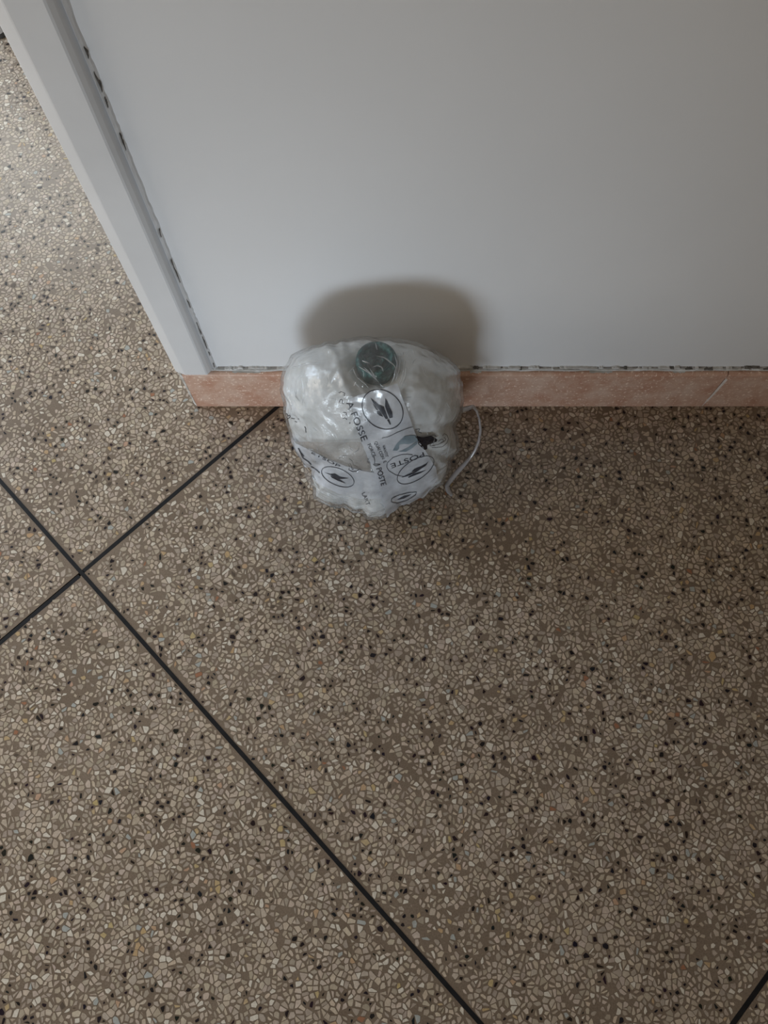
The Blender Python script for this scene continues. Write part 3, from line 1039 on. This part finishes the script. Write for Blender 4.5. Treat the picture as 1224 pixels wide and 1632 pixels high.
strokes('stamp_print', [zz(Z8, [(480, 300), (500, 270), (540, 290), (560, 340), (540, 400), (480, 450), (400, 460), (330, 465)]), zz(Z8, [(420, 380), (470, 340), (500, 370), (450, 400)]), zz(Z8, [(340, 430), (420, 420), (500, 380), (530, 350), (500, 320)]),
                        zz(Z8, [(320, 400), (300, 440), (380, 440)])], 0.9, simple('stamp_ink', (74, 68, 68), (92, 86, 84), 200, .5), film)

strokes('smudged_print', [zz(Z8, [(330, 290), (370, 285), (400, 310), (360, 300)])], 0.8, I, film)
strokes('smudged_print', [zz(Z8, [(100, 210), (170, 200), (140, 240), (190, 260)])], 1.0, I, film)
# fine folds of film: thin raised creases lying over the bag
cr = random.Random(21)
vs, fs = [], []
def crease(pts, wpx, hgt):
    R = resample(pts, 10); b0 = len(vs)
    for k, q in enumerate(R):
        t = R[min(10, k + 1)] - R[max(0, k - 1)]; t.normalize()
        w = wpx * math.sin(PI * (k + .3) / 10.6) + .15
        nn = Vector((-t.y, t.x, 0)) * w / 2
        for s, o_ in ((1, .0004), (0, hgt * math.sin(PI * (k + .3) / 10.6) + .0005), (-1, .0004)):
            vs.append(hit(q.x + nn.x * s, q.y + nn.y * s, bvh, o_) - Vector((BX, BY, 0)))
    for k in range(10):
        for j in (0, 1):
            a = b0 + k * 3 + j
            fs.append((a, a + 1, a + 4, a + 3))
CR = [(Z1, [(590, 190), (640, 200), (690, 240), (700, 270)]), (Z1, [(560, 255), (580, 285), (600, 320)]), (Z1, [(575, 250), (600, 240), (625, 250), (632, 275)]), (Z1, [(530, 250), (575, 290), (600, 300)]), (Z1, [(590, 120), (600, 160)]), (Z1, [(480, 330), (520, 365)]), (Z1, [(520, 215), (560, 230)]), (Z1, [(690, 180), (705, 230), (700, 300)]), (Z1, [(755, 215), (748, 300), (728, 360)]), (Z1, [(500, 245), (560, 280), (610, 330)]), (Z1, [(490, 300), (540, 340), (560, 365)]), (Z1, [(720, 200), (715, 260), (695, 330)]), (Z1, [(745, 210), (735, 290), (715, 350)]),
      (Z1, [(700, 240), (690, 300), (672, 335)]), (Z1, [(740, 412), (780, 405)]), (Z1, [(735, 170), (740, 185)]), (Z1, [(540, 590), (610, 600)]), (Z1, [(470, 800), (520, 795)]), (Z1, [(300, 900), (400, 935), (480, 930)]),
      (Z1, [(380, 990), (470, 1010), (560, 1020)]), (Z1, [(480, 985), (560, 980)]), (Z1, [(300, 950), (360, 985), (420, 995)]), (Z1, [(690, 970), (800, 940), (900, 880)]), (Z1, [(960, 740), (975, 690), (985, 620)]), (Z1, [(930, 780), (980, 740), (1000, 700)]),
      (Z1, [(860, 900), (930, 850), (960, 800)]), (Z1, [(130, 400), (150, 450), (140, 500)]), (Z1, [(200, 300), (215, 380), (205, 450)]), (Z1, [(150, 250), (230, 230), (300, 225)]), (Z1, [(250, 850), (300, 905), (420, 960)]), (Z1, [(820, 880), (880, 850), (950, 790)])]
for f, pts in CR: crease(zz(f, pts), 2.2, .0016)
for pts in ([(195, 410), (225, 430)], [(250, 445), (300, 480)], [(300, 480), (345, 505), (375, 520)], [(405, 545), (455, 560)], [(325, 745), (345, 700), (360, 690)], [(330, 745), (390, 725), (455, 700)], [(340, 720), (380, 735), (420, 730)], [(470, 605), (485, 622)]):
    crease(zz(Z3, pts), 2.6, .0032)
for k in range(60):
    a = cr.random() * 2 * PI; r = cr.random() ** .5 * 0.93
    u = CU + Rt(a) * r * math.cos(a); v = CV + Rt(a) * r * math.sin(a)
    if 565 < u < 680 and 610 < v < 780: continue
    th = cr.gauss(1.4 if v < 640 else .35, .7); L = 4 + cr.random() * 14
    crease([(u, v), (u + L * .5 * math.cos(th) + cr.gauss(0, 1), v + L * .5 * math.sin(th)), (u + L * math.cos(th), v + L * math.sin(th))], 1.0 + cr.random(), .0006 + .0008 * cr.random())
o = obj('film_creases', vs, fs, film_mat('folded_film', (222, 226, 230), 0.42, 0.1, 60, .001), parcel, True, kind='stuff')

# handle loop at the right: thin folded strap of the bag
hp = [(733, 655, .17, 9), (745, 651, .165, 8), (754, 648, .155, 6), (760, 655, .14, 4.5), (764, 668, .12, 4), (766, 685, .10, 4.5), (763, 703, .075, 5), (757, 718, .055, 5), (748, 731, .04, 5.5), (738, 742, .028, 7), (728, 753, .018, 8), (719, 764, .010, 8), (712, 774, .006, 7), (715, 783, .003, 8), (721, 790, .003, 5)]
vs, fs = [], []
cp = []
for k in range(len(hp) - 1):
    for s in range(5):
        t = s / 5
        cp.append(tuple(hp[k][q] * (1 - t) + hp[k + 1][q] * t for q in range(4)))
cp.append(hp[-1])
for k, (u, v, z, w) in enumerate(cp):
    a, b_ = cp[max(0, k - 1)], cp[min(len(cp) - 1, k + 1)]
    tx, ty = b_[0] - a[0], b_[1] - a[1]; l = math.hypot(tx, ty) or 1
    nx, ny = -ty / l * w / 2, tx / l * w / 2
    for s in (-1, -.33, .33, 1):
        p = at_z(u + nx * s, v + ny * s, z + .0025 * (1 - abs(s)) + .001 * noise.noise(Vector((k * .4, s, 0))))
        p.z = max(p.z, .001)
        vs.append(p - Vector((BX, BY, 0)))
for k in range(len(cp) - 1):
    for j in range(3):
        a = k * 4 + j
        fs.append((a, a + 1, a + 5, a + 4))
o = obj('bag_strap', vs, fs, film_mat('strap_film', (212, 212, 216), 0.5, 0.18, 60, .001), parcel, True)
md = o.modifiers.new('thickness', 'SOLIDIFY'); md.thickness = .0006
# loose clear lip of film at the left foot
lip, _, _ = patch('film_lip', zz(Z1, [(125, 560), (160, 690), (225, 790), (250, 850)]), zz(Z1, [(125, 560), (160, 690), (225, 790), (250, 850)]), 12, 1, bvh, .001, M['clear'], parcel)
me = lip.data
L = [(458, 668), (461, 690), (474, 712), (489, 742), (498, 766), (508, 782)]; R_ = [(457, 672), (461, 704), (476, 722), (484, 750), (486, 760), (500, 786)]
vs = []; fs = []
LL, RR = resample(L, 16), resample(R_, 16)
for k in range(17):
    for j in range(4):
        q = LL[k].lerp(RR[k], j / 3)
        p = at_z(q.x, q.y, max(.002, .11 * (1 - k / 16) * (1 - j / 4)))
        vs.append(p - Vector((BX, BY, 0)))
for k in range(16):
    for j in range(3):
        a = k * 4 + j
        fs.append((a, a + 1, a + 5, a + 4))
bpy.data.objects.remove(lip)
obj('film_lip', vs, fs, M['clear'], parcel, True)
